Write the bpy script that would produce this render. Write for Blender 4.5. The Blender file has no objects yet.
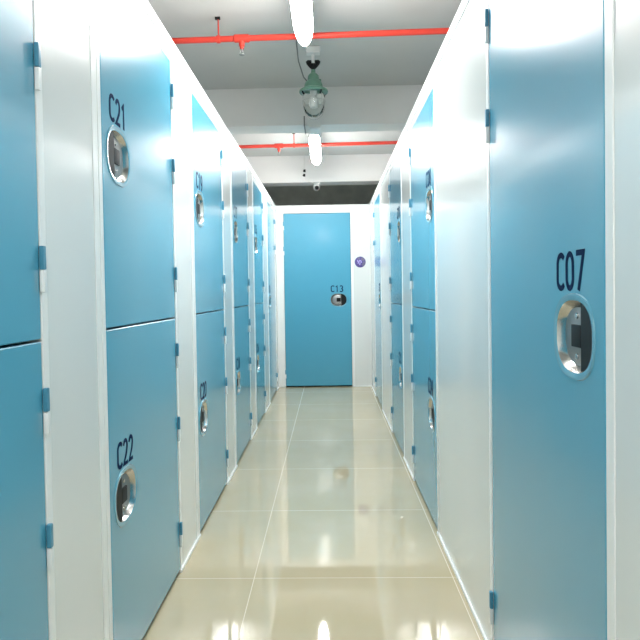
import bpy, bmesh, math
from mathutils import Vector, Matrix
PI = math.pi
S = bpy.context.scene
COL = S.collection

# ------------------------------------------------------------------ camera, world, exposure
F, PITCH, YAW, ROLL, CX, CY = 641.39, -0.0246, -0.0240, -0.0154, 314.24, 307.76
A, B, HT, D, HC, TX, TY = 0.6348, 0.4989, 2.20, 7.758, 1.154, -0.3211, 2.5604
cy_, sy_, cp_, sp_ = math.cos(YAW), math.sin(YAW), math.cos(PITCH), math.sin(PITCH)
fw = Vector((sy_*cp_, cy_*cp_, sp_)); rt = Vector((cy_, -sy_, 0)); up = rt.cross(fw)
cr, sr = math.cos(ROLL), math.sin(ROLL)
r2 = rt*cr + up*sr; u2 = up*cr - rt*sr
cam_data = bpy.data.cameras.new('camera'); cam = bpy.data.objects.new('camera', cam_data); COL.objects.link(cam)
m = Matrix((r2, u2, -fw)).transposed().to_4x4(); m.translation = Vector((0, 0, HC)); cam.matrix_world = m
cam_data.sensor_width = 36; cam_data.sensor_fit = 'HORIZONTAL'; cam_data.lens = F/640*36
cam_data.shift_x = -(CX-320)/640; cam_data.shift_y = (CY-320)/640
cam_data.clip_start = 0.02
S.camera = cam
w = bpy.data.worlds.new('world'); S.world = w; w.use_nodes = True
w.node_tree.nodes['Background'].inputs[0].default_value = (0.85, 0.93, 1, 1)
w.node_tree.nodes['Background'].inputs[1].default_value = 0.1
S.view_settings.view_transform = 'Standard'; S.view_settings.look = 'None'
S.view_settings.exposure = 1.92; S.view_settings.gamma = 1; S.view_settings.use_curve_mapping = False
TUBE_POWER = 26.0

# ------------------------------------------------------------------ materials
def mat(name, col, rough=0.5, metal=0.0, coat=0.0, coat_r=0.05, emit=None, es=0, trans=0, ior=1.5, wave=0.0, mottle=0.0, mscale=6):
    m = bpy.data.materials.new(name); m.use_nodes = True
    nt = m.node_tree; b = nt.nodes['Principled BSDF']
    b.inputs['Base Color'].default_value = (*col, 1); b.inputs['Roughness'].default_value = rough
    b.inputs['Metallic'].default_value = metal; b.inputs['Coat Weight'].default_value = coat
    b.inputs['Coat Roughness'].default_value = coat_r; b.inputs['IOR'].default_value = ior
    b.inputs['Transmission Weight'].default_value = trans
    if emit: b.inputs['Emission Color'].default_value = (*emit, 1); b.inputs['Emission Strength'].default_value = es
    geo = nt.nodes.new('ShaderNodeNewGeometry')
    if wave:
        mp = nt.nodes.new('ShaderNodeMapping'); mp.inputs['Scale'].default_value = (2.2, 2.2, 0.9)
        n = nt.nodes.new('ShaderNodeTexNoise'); n.inputs['Scale'].default_value = 1.0; n.inputs['Detail'].default_value = 1
        bp = nt.nodes.new('ShaderNodeBump'); bp.inputs['Distance'].default_value = wave; bp.inputs['Strength'].default_value = 1
        nt.links.new(geo.outputs['Position'], mp.inputs[0]); nt.links.new(mp.outputs[0], n.inputs['Vector'])
        nt.links.new(n.outputs['Fac'], bp.inputs['Height']); nt.links.new(bp.outputs[0], b.inputs['Normal'])
        nt.links.new(bp.outputs[0], b.inputs['Coat Normal'])
    if mottle:
        n = nt.nodes.new('ShaderNodeTexNoise'); n.inputs['Scale'].default_value = mscale; n.inputs['Detail'].default_value = 5
        nt.links.new(geo.outputs['Position'], n.inputs['Vector'])
        mr = nt.nodes.new('ShaderNodeMapRange'); mr.inputs[1].default_value = .3; mr.inputs[2].default_value = .7
        mr.inputs[3].default_value = 1-mottle; mr.inputs[4].default_value = 1+mottle
        mx = nt.nodes.new('ShaderNodeVectorMath'); mx.operation = 'SCALE'; mx.inputs[0].default_value = col
        nt.links.new(n.outputs['Fac'], mr.inputs[0]); nt.links.new(mr.outputs[0], mx.inputs['Scale'])
        nt.links.new(mx.outputs[0], b.inputs['Base Color'])
    return m

M = {}
M['white'] = mat('white_coated_steel', (0.76, 0.79, 0.78), 0.25, coat=0.6, coat_r=0.09, wave=0.0022)
M['white_trim'] = mat('white_trim_steel', (0.88, 0.90, 0.895), 0.3, coat=0.2, coat_r=0.1)
M['blue'] = mat('sky_blue_coated_steel', (0.078, 0.36, 0.52), 0.27, coat=0.6, coat_r=0.12, wave=0.0018)
M['blue_hinge'] = mat('sky_blue_hinge_enamel', (0.07, 0.27, 0.40), 0.35)
M['core'] = mat('dark_gap_shade', (0.02, 0.045, 0.06), 0.8)  # near-black colour paints in the shade seen through the door gaps
M['chrome'] = mat('brushed_chrome', (0.62, 0.61, 0.59), 0.2, metal=1)
M['bezel'] = mat('satin_silver_bezel', (0.12, 0.38, 0.51), 0.2, coat=0.8, metal=0.1)
M['steel'] = mat('grey_cast_steel', (0.34, 0.345, 0.34), 0.38, metal=0.75)
M['black'] = mat('black_plastic', (0.006, 0.007, 0.008), 0.5)
M['black'].node_tree.nodes['Principled BSDF'].inputs['Specular IOR Level'].default_value = 0.25
M['navy'] = mat('navy_lettering_vinyl', (0.005, 0.026, 0.075), 0.9)
M['navy'].node_tree.nodes['Principled BSDF'].inputs['Specular IOR Level'].default_value = 0.05
M['red'] = mat('red_painted_pipe', (0.60, 0.042, 0.025), 0.4, mottle=.08)
M['ceiling'] = mat('grey_painted_concrete', (0.60, 0.60, 0.58), 0.5, mottle=.05, mscale=1.5)
M['beam'] = mat('pale_painted_concrete', (0.78, 0.785, 0.765), 0.6, mottle=.04, mscale=1.5)
M['beamw'] = mat('white_painted_concrete', (0.80, 0.79, 0.775), 0.55, mottle=.03, mscale=1.5)
M['dark'] = mat('unpainted_dark_concrete', (0.80, 0.84, 0.77), 0.85, mottle=.12)
M['housing'] = mat('light_grey_fixture_plastic', (0.45, 0.47, 0.46), 0.4)
M['diffuser'] = mat('glowing_diffuser', (0.9, 0.9, 0.9), 0.4, emit=(1.0, 0.985, 0.955), es=TUBE_POWER)
M['green'] = mat('green_enamel_casting', (0.12, 0.25, 0.185), 0.35, mottle=.1, mscale=30)
M['glass'] = mat('clear_lamp_glass', (0.95, 0.97, 0.96), 0.03, trans=1, ior=1.2)
M['porcelain'] = mat('white_plastic', (0.78, 0.78, 0.76), 0.35)
M['purple'] = mat('purple_sticker_print', (0.10, 0.075, 0.28), 0.4)
M['lilac'] = mat('lilac_sticker_print', (0.42, 0.36, 0.75), 0.4)
M['slate'] = mat('slate_sticker_print', (0.16, 0.15, 0.25), 0.4)
M['cable'] = mat('grey_cable_sheath', (0.16, 0.17, 0.17), 0.5)

def floor_material():
    m = bpy.data.materials.new('polished_cream_tile'); m.use_nodes = True
    nt = m.node_tree; N = nt.nodes.new; L = nt.links.new; b = nt.nodes['Principled BSDF']
    geo = N('ShaderNodeNewGeometry'); sep = N('ShaderNodeSeparateXYZ'); L(geo.outputs['Position'], sep.inputs[0])
    def math_(op, a, c=None):
        n = N('ShaderNodeMath'); n.operation = op
        for i, v in enumerate((a, c)):
            if v is None: continue
            if isinstance(v, (int, float)): n.inputs[i].default_value = v
            else: L(v, n.inputs[i])
        return n.outputs[0]
    def dist(out, off):     # metres to the nearest joint
        t = math_('DIVIDE', math_('SUBTRACT', out, off), 0.8)
        fr = math_('FRACT', math_('ADD', t, 0.5))
        return math_('MULTIPLY', math_('ABSOLUTE', math_('SUBTRACT', fr, 0.5)), 0.8)
    d = math_('MINIMUM', dist(sep.outputs[0], TX), dist(sep.outputs[1], TY))
    g = math_('LESS_THAN', d, 0.0014)
    n = N('ShaderNodeTexNoise'); n.inputs['Scale'].default_value = 2.5; n.inputs['Detail'].default_value = 6; L(geo.outputs['Position'], n.inputs['Vector'])
    r = N('ShaderNodeValToRGB'); r.color_ramp.elements[0].position = .3; r.color_ramp.elements[1].position = .7
    r.color_ramp.elements[0].color = (0.51, 0.44, 0.285, 1); r.color_ramp.elements[1].color = (0.54, 0.47, 0.33, 1)
    L(n.outputs['Fac'], r.inputs[0])
    mx = N('ShaderNodeMix'); mx.data_type = 'RGBA'; L(g, mx.inputs[0]); L(r.outputs[0], mx.inputs[6]); mx.inputs[7].default_value = (0.70, 0.65, 0.51, 1)
    L(mx.outputs[2], b.inputs['Base Color'])
    ro = math_('ADD', math_('MULTIPLY', g, 0.5), 0.035); L(ro, b.inputs['Roughness'])
    b.inputs['IOR'].default_value = 1.6
    return m
M['floor'] = floor_material()

# ------------------------------------------------------------------ helpers
def link(name, bm_or_me, material, parent=None, loc=(0, 0, 0), smooth=False, kind=None, label=None):
    if isinstance(bm_or_me, bmesh.types.BMesh):
        bmesh.ops.recalc_face_normals(bm_or_me, faces=bm_or_me.faces)
        me = bpy.data.meshes.new(name); bm_or_me.to_mesh(me); bm_or_me.free()
        if smooth:
            for p in me.polygons: p.use_smooth = True
            me.set_sharp_from_angle(angle=math.radians(35))
        for mm in (material if isinstance(material, (list, tuple)) else [material]): me.materials.append(mm)
    else: me = bm_or_me
    o = bpy.data.objects.new(name, me); COL.objects.link(o); o.location = loc
    if parent: o.parent = parent
    if kind: o['kind'] = kind
    if label: o['label'] = label
    return o
def tag(o, label, cat, group=None):
    o['label'] = label; o['category'] = cat
    if group: o['group'] = group
    return o
def empty(name, loc, rz=0):
    o = bpy.data.objects.new(name, None); COL.objects.link(o); o.location = loc; o.rotation_euler = (0, 0, rz)
    o.empty_display_size = .05
    return o
def box(bm, x0, x1, y0, y1, z0, z1, bev=0):
    g = bmesh.ops.create_cube(bm, size=1)['verts']
    for v in g: v.co = Vector((x0+(v.co.x+.5)*(x1-x0), y0+(v.co.y+.5)*(y1-y0), z0+(v.co.z+.5)*(z1-z0)))
    if bev:
        es = list({e for v in g for e in v.link_edges})
        bmesh.ops.bevel(bm, geom=es, offset=bev, segments=2, profile=.7, affect='EDGES')
def tube(bm, pts, r, seg=14, caps=True):
    pts = [Vector(p) for p in pts]; rs = r if isinstance(r, (list, tuple)) else [r]*len(pts)
    rings = []; ref = None
    for i, p in enumerate(pts):
        t = (pts[min(i+1, len(pts)-1)]-pts[max(i-1, 0)]).normalized()
        if ref is None: ref = Vector((0, 0, 1)) if abs(t.z) < .9 else Vector((1, 0, 0))
        s = t.cross(ref).normalized(); ref = s.cross(t).normalized()
        rings.append([bm.verts.new(p+(s*math.cos(2*PI*k/seg)+ref*math.sin(2*PI*k/seg))*rs[i]) for k in range(seg)])
    for a, b in zip(rings, rings[1:]):
        for k in range(seg): bm.faces.new((a[k], a[(k+1) % seg], b[(k+1) % seg], b[k]))
    if caps: bm.faces.new(rings[0]); bm.faces.new(rings[-1])
def lathe(bm, prof, c=(0, 0, 0), seg=28, axis='z'):
    rings = []
    for r, z in prof:
        if r < 1e-6: rings.append([bm.verts.new((c[0], c[1], c[2]+z) if axis == 'z' else (c[0], c[1]+z, c[2]))])
        else:
            rings.append([])
            for k in range(seg):
                u, v = r*math.cos(2*PI*k/seg), r*math.sin(2*PI*k/seg)
                rings[-1].append(bm.verts.new((c[0]+u, c[1]+v, c[2]+z) if axis == 'z' else (c[0]+u, c[1]+z, c[2]+v)))
    for a, b in zip(rings, rings[1:]):
        if len(a) == 1 and len(b) == 1: continue
        for k in range(seg):
            k2 = (k+1) % seg
            if len(a) == 1: bm.faces.new((a[0], b[k2], b[k]))
            elif len(b) == 1: bm.faces.new((a[k], a[k2], b[0]))
            else: bm.faces.new((a[k], a[k2], b[k2], b[k]))
def NB(): return bmesh.new()

# ------------------------------------------------------------------ layout
DT, GAPZ, DB = 2.100, 1.057, 0.017        # door top, split between upper and lower door, bottom
LEFT = [(0.585, 1.390), (1.799, 2.610), (3.018, 3.825), (4.234, 5.010), (5.436, 6.125), (6.650, 7.500)]
RIGHT = [(1.170, 1.988), (3.028, 3.878), (4.405, 5.200), (6.205, 7.020)]
ENDD = (-0.541, 0.260)
Y0 = -2.4

# ------------------------------------------------------------------ setting
bm = NB(); box(bm, -3.6, 3.6, -4.2, 11.2, -0.1, 0); link('floor', bm, M['floor'], kind='structure')
bm = NB(); box(bm, -3.6, 3.6, -4.2, 11.2, 2.79, 2.92); link('ceiling', bm, M['ceiling'], kind='structure')

def wall_run(name, side, doors, panels):
    """side -1 left, +1 right: pillars, header, door backing and roof slab."""
    X = -A if side < 0 else B
    def bx(bm, d0, d1, y0, y1, z0, z1, bev=0):      # d = depth behind the wall face (negative = proud)
        xs = sorted((X+side*d0, X+side*d1)); box(bm, xs[0], xs[1], y0, y1, z0, z1, bev)
    bm = NB(); e = Y0; pan = []
    for a, b in doors+[(D+.06, None)]:
        pan.append((e, a-.004)); e = (b or 0)+.004
    bx(bm, 0, .07, Y0, D+.06, DT+.004, HT-.002)
    w = link(name, bm, M['white'], kind='structure')
    for p0, p1 in pan:
        bm = NB(); bx(bm, 0, .07, p0, p1, 0, DT+.004); link('wall_panel', bm, M['white'], w)
    bm = NB()
    bx(bm, .04, 3.6-abs(X), Y0, D+.06, HT-.045, HT-.004)          # roof panel of the units
    link('roof_panel', bm, M['white'], w)
    bm = NB(); bx(bm, .07, .085, Y0, D+.05, 0, HT-.06)
    link('door_backing', bm, M['core'], w)  # sheet behind the doors, gap shade put into its colour
    bm = NB()
    bx(bm, -.004, .03, Y0, D, HT-.047, HT, .0015)                                  # top rail
    for a, b in doors:                                                                  # posts beside each door
        bx(bm, -.003, .01, b+.006, b+.034, .012, HT-.05, .0012)
        if side < 0:
            bx(bm, -.003, .01, a-.030, a-.005, .012, HT-.05, .0012)
            bx(bm, -.002, .01, a-.070, a-.033, .012, HT-.05, .0012)
        else:
            bx(bm, -.003, .01, a-.036, a-.005, .012, HT-.05, .0012)
    link('frame_rail', bm, M['white_trim'], w)
    bm = NB(); e = Y0
    for a, b in doors+[(D, None)]:
        if a-e > .05: bx(bm, -.007, .01, e, a-.003, 0, .012, .001)
        e = (b or 0)+.003
    link('trim_1' if side < 0 else 'trim_2', bm, M['white_trim'], kind='structure')
    bm = NB(); y = -1.9
    while y < D-.1:
        bx(bm, -.0052, 0, y-.004, y+.004, HT-.030, HT-.022, .001); y += .62
    link('rail_screws', bm, M['steel'], w)
    return w
wall_run('wall_left', -1, LEFT, None)
wall_run('wall_right', 1, RIGHT, None)

bm = NB()
box(bm, -A, ENDD[0]-.004, D, D+.07, 0, DT+.004); box(bm, ENDD[1]+.004, B, D, D+.07, 0, DT+.004)
box(bm, -A, B, D, D+.07, DT+.004, HT-.002); box(bm, -3.6, 3.6, D+.07, 9.4, HT-.045, HT-.004)
we = link('wall_back', bm, M['white'], kind='structure')
bm = NB(); box(bm, -A, B, D+.07, D+.085, 0, HT-.05); link('door_backing', bm, M['core'], we)
bm = NB(); box(bm, -A+.004, B-.004, D-.004, D+.03, HT-.047, HT, .0015)
box(bm, -A+.004, ENDD[0]-.006, D-.003, D+.01, 0.012, HT-.05, .001); box(bm, ENDD[1]+.006, ENDD[1]+.036, D-.003, D+.01, .012, HT-.05, .001)
link('frame_rail', bm, M['white_trim'], we)
bm = NB(); box(bm, ENDD[1]+.003, B-.008, D-.007, D+.01, 0, .012, .001); link('trim_3', bm, M['white_trim'], kind='structure')

for nm, b in (('wall_outer_left', (-3.7, -3.6, -4.2, 11.2, 0, 2.92)), ('wall_outer_right', (3.6, 3.7, -4.2, 11.2, 0, 2.92)),
              ('wall_behind_camera', (-3.6, 3.6, -4.3, -4.2, 0, 2.92))):
    bm = NB(); box(bm, *b); link(nm, bm, M['beam'], kind='structure')
bm = NB(); box(bm, -3.6, 3.6, 9.4, 9.5, 0, 2.79); link('wall_far', bm, M['dark'], kind='structure')

for i, (y0, y1, zb, mm) in enumerate([(1.68, 1.95, 2.49, 'beam'), (5.165, 5.42, 2.49, 'beam'), (7.72, 7.98, 2.47, 'beamw')]):
    bm = NB(); box(bm, -3.6, 3.6, y0, y1, zb, 2.80, .006)
    link('trim_%d' % (i+4), bm, M[mm], kind='structure')

# ------------------------------------------------------------------ locker doors
def oval(rx, rz, n=48, p=2.45):
    out = []
    for k in range(n):
        t = 2*PI*k/n; c, s = math.cos(t), math.sin(t)
        out.append((rx*math.copysign(abs(c)**(2/p), c), rz*math.copysign(abs(s)**(2/p), s)))
    return out
HRX, HRZ = 0.104, 0.083
def leaf_mesh(w, h, hx, hz):
    """door leaf with a real oval opening for the recessed handle; front faces -y"""
    bm = NB(); T = .034; bv = .0025
    def rect(i, y):
        return [bm.verts.new(v) for v in ((i, y, i), (w-i, y, i), (w-i, y, h-i), (i, y, h-i))]
    r0 = rect(bv, 0); r1 = rect(0, bv); r2 = rect(0, T)
    hole = [bm.verts.new((hx+a, 0, hz+b)) for a, b in oval(HRX-.004, HRZ-.004)]
    hole2 = [bm.verts.new((hx+a, T, hz+b)) for a, b in oval(HRX-.004, HRZ-.004)]
    for a, b in ((r0, r1), (r1, r2)):
        for k in range(4): bm.faces.new((a[k], a[(k+1) % 4], b[(k+1) % 4], b[k]))
    n = len(hole)
    for k in range(n): bm.faces.new((hole[k], hole[(k+1) % n], hole2[(k+1) % n], hole2[k]))
    for R_, Hh in ((r0, hole), (r2, hole2)):       # quads from each quadrant of the oval to the rectangle corner + fill
        es = []
        for lst in (R_, Hh):
            for k in range(len(lst)):
                e = bm.edges.get((lst[k], lst[(k+1) % len(lst)])) or bm.edges.new((lst[k], lst[(k+1) % len(lst)]))
                es.append(e)
        bmesh.ops.triangle_fill(bm, edges=es, use_beauty=True)
    return bm
def loft(bm, loops, cap=True):
    vs = [[bm.verts.new(p) for p in lp] for lp in loops]; n = len(vs[0])
    for a, b in zip(vs, vs[1:]):
        for k in range(n): bm.faces.new((a[k], a[(k+1) % n], b[(k+1) % n], b[k]))
    if cap: bm.faces.new(vs[-1])
def build_handle_meshes(fs):
    """fs = +1 when the free edge of the door is to the right as seen from the front"""
    out = {}
    L3 = lambda rx, rz, y: [(a, y, b) for a, b in oval(rx, rz)]
    bm = NB(); loft(bm, [L3(HRX+.006, HRZ+.006, .001), L3(HRX+.004, HRZ+.004, -.0028), L3(HRX-.001, HRZ-.001, -.0030), L3(HRX-.009, HRZ-.009, -.001), L3(HRX-.010, HRZ-.010, .006)], cap=False)
    out['bezel'] = bm
    bm = NB(); loft(bm, [L3(HRX-.009, HRZ-.009, -.0005), L3(HRX-.013, HRZ-.012, .006), L3(HRX-.022, HRZ-.018, .017), L3(HRX-.036, HRZ-.026, .027), L3(HRX-.052, HRZ-.040, .031)])
    out['cup'] = bm
    # black grip insert covering the third next to the free edge
    bm = NB(); pts = [p for p in oval(HRX-.0125, HRZ-.0125, 96)]
    cut = .026
    sel = [(a, b) for a, b in pts if a >= cut]
    sel.sort(key=lambda p: math.atan2(p[1], p[0]))
    ring = [(a*fs, b) for a, b in sel]
    f_ = [bm.verts.new((a, .003, b)) for a, b in ring]; k_ = [bm.verts.new((a, .022, b)) for a, b in ring]
    bm.faces.new(f_); bm.faces.new(k_)
    for k in range(len(ring)): bm.faces.new((f_[k], f_[(k+1) % len(ring)], k_[(k+1) % len(ring)], k_[k]))
    out['grip'] = bm
    bm = NB(); sel = sorted([(a, b) for a, b in oval(.074, .060, 96) if a <= cut], key=lambda p: math.atan2(p[1], -p[0]))
    sel = [(a*fs, b) for a, b in sel]
    loft(bm, [[(a, .028, b) for a, b in sel], [(a, .012, b) for a, b in sel], [(a*.96, .010, b*.95) for a, b in sel]]); bm.faces.new([bm.verts.new((a, .028, b)) for a, b in sel])
    out['plate'] = bm
    bm = NB(); xs = sorted((fs*.025, fs*-.024)); box(bm, xs[0], xs[1], .004, .012, -.022, .024, .002)
    out['latch'] = bm
    bm = NB()
    lathe(bm, [(0, -.003), (.0065, -.002), (.0075, .002)], (fs*-.006, .010, 0), 12, 'y')
    out['screw'] = bm
    return out
CACHE = {}
def cached(key, name, fn, mm, smooth=False):
    if key not in CACHE:
        o = link(name, fn(), mm, smooth=smooth); CACHE[key] = o.data; bpy.data.objects.remove(o)
    return CACHE[key]
def arc(cx, cz, rx, rz, a0, a1, n=14):
    return [(cx+rx*math.cos(math.radians(a0+(a1-a0)*k/n)), cz+rz*math.sin(math.radians(a0+(a1-a0)*k/n))) for k in range(n+1)]
GLYPH = {   # strokes on a 0.56 x 1 cell
    'C': [arc(.32, .70, .26, .24, 35, 180)+arc(.32, .30, .26, .24, 180, 325)],
    '0': [arc(.28, .66, .22, .28, 0, 180)+arc(.28, .34, .22, .28, 180, 360)+[(.50, .66)]],
    '1': [[(.10, .76), (.30, .93), (.30, .0)]],
    '2': [arc(.28, .70, .21, .24, 165, -10)+[(.42, .47), (.07, .06), (.53, .06)]],
    '3': [arc(.26, .72, .20, .22, 150, -90, 12), arc(.26, .27, .23, .22, 90, -150, 12)],
    '4': [[(.44, .0), (.44, .94), (.06, .27), (.56, .27)]],
    '5': [[(.48, .94), (.14, .94), (.11, .53)]+arc(.26, .32, .23, .26, 110, -150, 12)],
    '6': [[(.44, .92), (.22, .72), (.09, .46)]+arc(.29, .29, .21, .23, 170, 530, 22)],
    '7': [[(.04, .94), (.52, .94), (.20, .0)]],
    '8': [arc(.28, .71, .18, .22, -90, 270, 22), arc(.28, .27, .22, .22, 90, 450, 22)],
    '9': [arc(.27, .66, .20, .27, 0, 360, 22), [(.47, .66), (.46, .40), (.34, .16), (.16, .02)]],
}
def text_mesh(txt, h=.080, adv=.053, sw=.0060):
    """lettering as flat ribbons a hair thick, baseline z=0, centred on x"""
    bm = NB(); x0 = -adv*len(txt)/2
    for i, ch in enumerate(txt):
        for st in GLYPH[ch]:
            p = [Vector((x0+i*adv+.003+a*h*.98, 0, b*h)) for a, b in st]
            rows = []
            for k, q in enumerate(p):
                d0 = (q-p[k-1]).normalized() if k else None
                d1 = (p[k+1]-q).normalized() if k < len(p)-1 else None
                d0 = d0 if d0 is not None and d0.length > .5 else d1; d1 = d1 if d1 is not None and d1.length > .5 else d0
                t = (d0+d1).normalized(); nrm = Vector((-t.z, 0, t.x)); mit = min(1.9, 1/max(.3, nrm.dot(Vector((-d0.z, 0, d0.x)))))
                rows.append((bm.verts.new(q+nrm*sw*mit), bm.verts.new(q-nrm*sw*mit)))
            for a, b in zip(rows, rows[1:]): bm.faces.new((a[0], b[0], b[1], a[1]))
    g = bmesh.ops.extrude_face_region(bm, geom=bm.faces[:]); bmesh.ops.translate(bm, vec=(0, .0005, 0), verts=[v for v in g['geom'] if isinstance(v, bmesh.types.BMVert)])
    return bm
def hinge_half_meshes():
    a = NB(); box(a, -.007, .007, -.012, -.0012, 0, .052, .003)
    b = NB(); box(b, -.006, .006, -.0112, -.0012, -.050, -.001, .003)
    return a, b
def door(number, run, y0, y1, kind, label, group):
    """run: 'L', 'R', 'E'; kind: 'upper', 'lower', 'full'"""
    w = y1-y0
    z0, z1 = {'upper': (GAPZ+.003, DT), 'lower': (DB, GAPZ-.003), 'full': (DB, DT)}[kind]
    hz = {'upper': 1.572, 'lower': .540, 'full': 1.055}[kind]-z0
    if run == 'L': loc, rz, fs = (-A+.002, y0, z0), PI/2, -1
    elif run == 'R': loc, rz, fs = (B-.002, y1, z0), -PI/2, 1
    else: loc, rz, fs = (y0, D-.002, z0), 0, 1
    hx = w-.150 if fs > 0 else .142
    r = empty('locker_door', loc, rz); tag(r, label, 'door', group)
    link('door_panel', cached(('leaf', run, round(w, 3), kind), 'door_panel', lambda: leaf_mesh(w, z1-z0, hx, hz), M['blue']), None, r)
    if ('h', fs, 'cup') not in CACHE:
        ms = build_handle_meshes(fs)
        for k, mm in (('bezel', 'bezel'), ('cup', 'chrome'), ('grip', 'black'), ('plate', 'steel'), ('latch', 'black'), ('screw', 'chrome')):
            cached(('h', fs, k), k, lambda k=k: ms[k], M[mm], True)
    cup = link('handle_cup', CACHE[('h', fs, 'cup')], None, r, (hx, 0, hz))
    for k, nm in (('bezel', 'handle_rim'), ('grip', 'grip_insert'), ('plate', 'lock_plate'), ('latch', 'latch_button')):
        link(nm, CACHE[('h', fs, k)], None, cup)
    for z in (-.042, .042): link('plate_screw', CACHE[('h', fs, 'screw')], None, cup, (0, 0, z))
    link('number_lettering', text_mesh(number), M['navy'], r, (hx-(.016 if fs > 0 else -.002), -.0008, hz+HRZ+.011))
    zs = {'upper': [1.955, 1.652, 1.212], 'lower': [.900, .598, .160], 'full': [1.955, 1.652, .160]}[kind]
    a_, b_ = ('hg', 1), ('hg', 2)
    if a_ not in CACHE:
        x, y = hinge_half_meshes(); cached(a_, 'hinge', lambda: x, M['blue_hinge'], True); cached(b_, 'hinge_sleeve', lambda: y, M['white_trim'], True)
    for z in zs:
        h = link('hinge', CACHE[a_], None, r, ((w+.002) if fs < 0 else -.002, 0, z-z0), label='blue hinge with a white lower sleeve')
        link('hinge_sleeve', CACHE[b_], None, h)
    return r
GL, GR = 'blue locker doors along the left wall', 'blue locker doors along the right wall'
dl = [(('C23', 'upper'), ('C24', 'lower')), (('C21', 'upper'), ('C22', 'lower')), (('C19', 'upper'), ('C20', 'lower')),
      (('C17', 'upper'), ('C18', 'lower')), (('C15', 'upper'), ('C16', 'lower')), (('C14', 'full'),)]
WHICH_L = ['nearest the camera on the left wall, cut by the photo edge', 'second column from the camera on the left wall', 'third column from the camera on the left wall',
           'fourth column from the camera on the left wall', 'fifth column from the camera on the left wall', '']
for (a, b), col, wh in zip(LEFT, dl, WHICH_L):
    for num, kind in col:
        if num in ('C23', 'C24'): lab = 'blue %s locker door %s' % (kind, wh)
        elif kind == 'full': lab = 'tall one-piece blue door at the far end of the left wall'
        else: lab = 'blue %s locker door numbered %s, %s' % (kind, num, wh)
        door(num, 'L', a, b, kind, lab, GL)
dr = [(('C07', 'full'),), (('C08', 'upper'), ('C09', 'lower')), (('C10', 'upper'), ('C11', 'lower')), (('C12', 'full'),)]
LR = {'C07': 'tall one-piece blue door with large number C07, nearest on the right wall',
      'C08': 'blue upper locker door beyond the wide white panel, second column on right wall',
      'C09': 'blue lower locker door beyond the wide white panel, second column on right wall',
      'C10': 'blue upper locker door, third column from the camera on right wall',
      'C11': 'blue lower locker door, third column from the camera on right wall',
      'C12': 'narrow-looking tall blue door, farthest on the right wall'}
for (a, b), col in zip(RIGHT, dr):
    for num, kind in col: door(num, 'R', a, b, kind, LR[num], GR)
door('C13', 'E', ENDD[0], ENDD[1], 'full', 'tall blue door numbered C13 facing down the corridor in the end wall', None)

# ------------------------------------------------------------------ round badge on the end wall
bm = NB(); lathe(bm, [(0, -.004), (.062, -.004), (.066, -.002), (.066, 0)], seg=40, axis='y')
bd = link('round_badge', bm, M['purple'], loc=(.377, D, 1.507), smooth=True)
tag(bd, 'small round purple badge on the white end wall right of door C13', 'sign')
bm = NB()
for a0, a1, r0, r1 in ((20, 75, .030, .060), (-60, 5, .034, .060), (95, 125, .036, .060)):
    ps = [(r1*math.cos(math.radians(a0+(a1-a0)*k/10)), r1*math.sin(math.radians(a0+(a1-a0)*k/10))) for k in range(11)]
    qs = [(r0*math.cos(math.radians(a0+(a1-a0)*k/10)), r0*math.sin(math.radians(a0+(a1-a0)*k/10))) for k in range(11)]
    P = [bm.verts.new((x, -.0045, z)) for x, z in ps]; Q = [bm.verts.new((x, -.0045, z)) for x, z in qs]
    for k in range(10): bm.faces.new((P[k], P[k+1], Q[k+1], Q[k]))
link('badge_border_marks', bm, M['slate'], bd)
bm = NB()
for x, z, a, l in ((-.016, .002, 60, .05), (.010, .006, 110, .035), (-.004, -.022, 80, .03), (-.03, .012, 100, .025)):
    c, s = math.cos(math.radians(a)), math.sin(math.radians(a)); hw = .006
    bm.faces.new([bm.verts.new((x+u*c*l/2-v*s*hw, -.0048, z+u*s*l/2+v*c*hw)) for u, v in ((-1, -1), (1, -1), (1, 1), (-1, 1))])
link('badge_emblem', bm, M['lilac'], bd)

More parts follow.
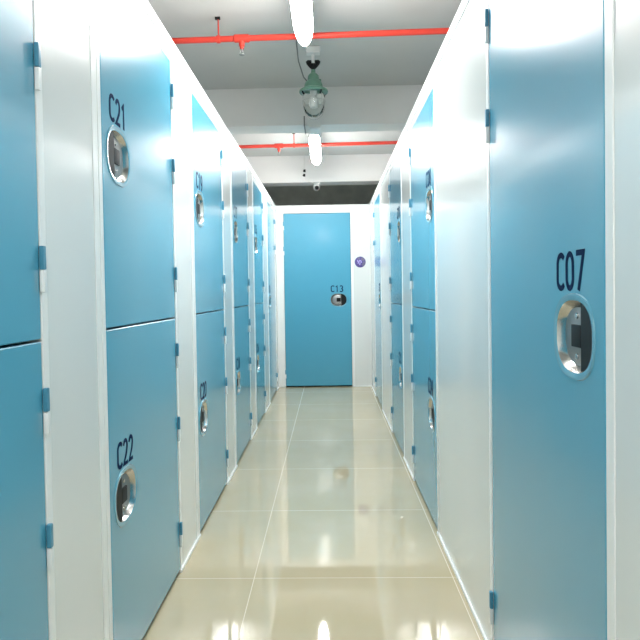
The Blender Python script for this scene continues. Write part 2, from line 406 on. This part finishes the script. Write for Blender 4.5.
# ------------------------------------------------------------------ tube lights
TZ, TXC = 2.565, -.118
def light_fixture(y0, label):
    L = 1.28; r = empty('strip_light', (TXC, y0, TZ)); tag(r, label, 'ceiling light', 'strip lights over the corridor')
    def sect(y, s, hz, up_):
        n = 20
        return [(s*.052*math.cos(t), y, .008-(hz if math.sin(t) > 0 else .030)*s**.6*math.sin(t)) for t in [math.radians(-28+236*k/n) for k in range(n+1)]]
    ys = [(0, .22), (.02, .45), (.07, .72), (.16, .93), (.26, 1), (L-.26, 1), (L-.16, .93), (L-.07, .72), (L-.02, .45), (L, .22)]
    bm = NB(); loft(bm, [sect(y, s, .042, False) for y, s in ys], cap=False)
    bm.faces.new([bm.verts.new(p) for p in sect(0, .25, .042, False)]); bm.faces.new([bm.verts.new(p) for p in sect(L, .25, .042, False)])
    bmesh.ops.remove_doubles(bm, verts=bm.verts, dist=1e-5)
    link('diffuser', bm, M['diffuser'], r, smooth=True)
    bm = NB()
    ys2 = [(-.010, .3), (.02, .7), (.10, 1.0), (.22, 1.2), (L-.22, 1.2), (L-.10, 1.0), (L-.02, .7), (L+.010, .3)]
    def sect2(y, s):
        return [(s*.0425, y, .016), (s*.0425, y, .026), (s*.028, y, .048), (-s*.028, y, .048), (-s*.0425, y, .026), (-s*.0425, y, .016)]
    loft(bm, [sect2(y, s) for y, s in ys2], cap=False)
    bm.faces.new([bm.verts.new(p) for p in sect2(-.012, .22)]); bm.faces.new([bm.verts.new(p) for p in sect2(L+.012, .22)])
    bmesh.ops.remove_doubles(bm, verts=bm.verts, dist=1e-5)
    link('fixture_housing', bm, M['housing'], r, smooth=True)
    for y in (.25, L-.25):
        bm = NB(); box(bm, -.02, .02, y-.006, y+.006, .044, .054)
        tube(bm, [(0, y, .052), (0, y, 2.79-TZ)], .003, 8)
        link('hanger_rod', bm, M['steel'], r)
    return r
light_fixture(5.82, 'lit white strip light hanging behind the concrete beam, nearer the end wall')
light_fixture(2.41, 'lit white strip light hanging at the top of the photo, nearest the camera')
light_fixture(-1.2, 'lit white strip light hanging above and behind the camera')

# ------------------------------------------------------------------ sprinkler pipes
def pipe_run(y, z, label, hang, spr, slope):
    r = empty('sprinkler_pipe', (0, y, z)); tag(r, label, 'pipe', 'red sprinkler pipes under the ceiling')
    yy = lambda x: x*slope
    bm = NB(); tube(bm, [(-3.55, yy(-3.55), 0), (3.55, yy(3.55), 0)], .0175, 20); link('pipe', bm, M['red'], r, smooth=True)
    for x in spr:
        bm = NB(); tube(bm, [(x-.042, yy(x-.042), 0), (x-.041, yy(x), 0), (x+.041, yy(x), 0), (x+.042, yy(x+.042), 0)], [.019, .024, .024, .019], 18)
        tube(bm, [(x, yy(x), -.01), (x, yy(x), -.045), (x, yy(x), -.046), (x, yy(x), -.062)], [.017, .017, .012, .012], 14)
        t = link('pipe_tee', bm, M['red'], r, smooth=True)
        bm = NB(); tube(bm, [(x, yy(x), -.058), (x, yy(x), -.078)], .006, 10)
        for s in (-1, 1): tube(bm, [(x+s*.004, yy(x), -.066), (x+s*.011, yy(x), -.078), (x+s*.004, yy(x), -.094)], .002, 6)
        lathe(bm, [(0, -.097), (.016, -.097), (.016, -.094), (0, -.092)], (x, yy(x), 0), 16)
        link('sprinkler_head', bm, M['steel'], t, smooth=True)
    for x in hang:
        bm = NB(); lathe(bm, [(.0185, -.010), (.0225, -.010), (.0225, .010), (.0185, .010), (.0185, -.010)], seg=18)
        bmesh.ops.rotate(bm, verts=bm.verts, matrix=Matrix.Rotation(PI/2, 3, 'Y')); bmesh.ops.translate(bm, verts=bm.verts, vec=(x, yy(x), 0))
        tube(bm, [(x, yy(x), .018), (x, yy(x), 2.79-z-.006)], .0045, 8)
        h = link('pipe_hanger', bm, M['red'], r, smooth=True)
        bm = NB(); box(bm, x-.018, x+.012, yy(x)-.010, yy(x)+.010, 2.79-z-.014, 2.79-z, .002); link('ceiling_anchor', bm, M['black'], h)
pipe_run(3.808, 2.660, 'red sprinkler pipe crossing the ceiling in front of the green lamp', (-.635, 1.6), (-.497,), -.030)
pipe_run(6.600, 2.660, 'red sprinkler pipe crossing the ceiling behind the concrete beam', (-.34, 1.6), (-.497,), -.030)

# ------------------------------------------------------------------ explosion-proof lamp
lx, ly = -.086, 4.33
lamp = empty('caged_lamp', (lx, ly, 2.79)); tag(lamp, 'unlit green lamp with a glass globe hanging below the ceiling before the beam', 'ceiling lamp')
bm = NB(); box(bm, -.045, .045, -.03, .03, -.045, 0, .006); box(bm, -.05, .05, -.034, .034, -.012, -.006, .001); link('ceiling_box', bm, M['porcelain'], lamp)
bm = NB(); tube(bm, [(0, 0, -.04), (0, 0, -.115)], .011, 12); link('stem', bm, M['porcelain'], lamp, smooth=True)
bm = NB()
for s in (-1, 1):
    tube(bm, [(s*.012, 0, -.098), (s*.034, 0, -.098), (s*.046, 0, -.103)], [.012, .014, .009], 12)
    tube(bm, [(s*.038, 0, -.103), (s*.024, 0, -.120), (s*.008, 0, -.135)], [.010, .011, .012], 10)
tube(bm, [(0, 0, -.11), (0, 0, -.165)], [.016, .011], 12)
link('swivel_bracket', bm, M['black'], lamp, smooth=True)
bm = NB(); lathe(bm, [(0, -.150), (.014, -.150), (.016, -.172), (.024, -.176), (.036, -.190), (.040, -.222), (.056, -.236), (.062, -.256), (.064, -.272), (.094, -.286), (.098, -.296), (.094, -.304), (.066, -.304), (.060, -.292), (0, -.290)])
box(bm, .028, .052, -.012, .012, -.245, -.215, .004)
cap = link('lamp_cap', bm, M['green'], lamp, smooth=True)
bm = NB()
for s in (0, 90, 180, 270):
    c, q = math.cos(math.radians(s+35)), math.sin(math.radians(s+35))
    tube(bm, [(c*.090, q*.090, -.298), (c*.086, q*.086, -.315), (c*.074, q*.074, -.322)], .006, 8)
link('rim_clamp', bm, M['black'], cap, smooth=True)
bm = NB()
prof = [(.062, -.292), (.070, -.32), (.072, -.36), (.069, -.40), (.057, -.435), (.037, -.455), (.012, -.464), (0, -.465)]
lathe(bm, prof+[(0, -.4635), (.012, -.4625), (.0362, -.4537), (.0558, -.434), (.0676, -.3995), (.0706, -.36), (.0686, -.32), (.0606, -.292)])
link('glass_globe', bm, M['glass'], lamp, smooth=True)
bm = NB()
for k in range(6):
    a = PI*k/3+.25; c, q = math.cos(a), math.sin(a)
    tube(bm, [(c*.076, q*.076, -.300), (c*.078, q*.078, -.36), (c*.073, q*.073, -.41), (c*.056, q*.056, -.452), (c*.030, q*.030, -.474)], .0013, 6)
for rr, zz in ((.078, -.36), (.030, -.474)):
    tube(bm, [(rr*math.cos(2*PI*k/24), rr*math.sin(2*PI*k/24), zz) for k in range(25)], .0013, 6, caps=False)
link('wire_guard', bm, M['housing'], lamp, smooth=True)
bm = NB(); lathe(bm, [(0, -.29), (.016, -.29), (.016, -.325), (.012, -.33), (.020, -.355), (.024, -.375), (.018, -.398), (0, -.404)], seg=18); link('bulb', bm, M['porcelain'], lamp, smooth=True)

bm = NB(); tube(bm, [(-.105, -.52, -.002), (-.100, -.46, -.06), (-.094, -.38, -.10), (-.090, -.18, -.155), (-.064, -.06, -.215), (-.040, -.015, -.232)], .0045, 8)
link('power_cable', bm, M['cable'], lamp, smooth=True)

# box and conduit on the beam, little parts and camera on the far beam
bx_ = empty('junction_box', (-.098, 5.29, 2.49)); tag(bx_, 'small grey junction box under the concrete beam below the green lamp', 'electrical box')
bm = NB(); box(bm, -.048, .048, -.135, .115, -.022, 0, .004); box(bm, -.048, .048, -.150, -.125, -.022, .055, .004); link('box_body', bm, M['porcelain'], bx_)
bm = NB(); box(bm, -.040, .040, -.120, .100, -.026, -.021, .002); link('box_lid', bm, M['porcelain'], bx_)
bm = NB(); tube(bm, [(-.180, 5.157, 2.56), (-.180, 5.157, 2.484), (-.180, 5.43, 2.484), (-.180, 5.43, 2.78)], .005, 8)
tag(link('conduit', bm, M['cable'], smooth=True), 'thin dark conduit wrapping under the concrete beam beside the junction box', 'cable')

cm = empty('dome_camera', (-.137, 7.80, 2.47)); tag(cm, 'small white security camera with a black lens under the far beam', 'security camera')
bm = NB(); lathe(bm, [(0, 0), (.046, 0), (.048, -.012), (.036, -.022), (0, -.022)]); link('camera_base', bm, M['porcelain'], cm, smooth=True)
bm = NB(); lathe(bm, [(0, -.012)]+[(.040*math.sin(PI*k/12), -.050+.040*math.cos(PI*k/12)) for k in range(2, 12)]+[(0, -.090)]); eye = link('camera_ball', bm, M['porcelain'], cm, smooth=True)
bm = NB(); lathe(bm, [(0, -.046), (.019, -.0455), (.024, -.042), (.025, -.025)], (0, 0, 0), 24, 'y')
bmesh.ops.rotate(bm, verts=bm.verts, matrix=Matrix.Rotation(math.radians(18), 3, 'X')); bmesh.ops.translate(bm, verts=bm.verts, vec=(.004, 0, -.050)); link('lens', bm, M['black'], eye, smooth=True)
for z, xx in ((2.605, -.276), (2.553, -.280)):
    bm = NB(); box(bm, xx-.013, xx+.013, 7.702, 7.721, z-.016, z+.016, .004); box(bm, xx-.020, xx-.008, 7.708, 7.721, z-.008, z+.004, .002)
    tag(link('cable_clip', bm, M['black'], smooth=True), ('upper' if z > 2.58 else 'lower')+' of two small black clips on the far white beam above the camera', 'clip', 'black clips on the far beam')
bm = NB(); tube(bm, [(-.276, 7.716, 2.79), (-.276, 7.716, 2.62), (-.280, 7.716, 2.54), (-.262, 7.714, 2.50), (-.215, 7.714, 2.478), (-.180, 7.73, 2.463), (-.150, 7.78, 2.463)], .004, 8)
tag(link('camera_cable', bm, M['porcelain'], smooth=True), 'thin white cable running down the far beam to the security camera', 'cable')
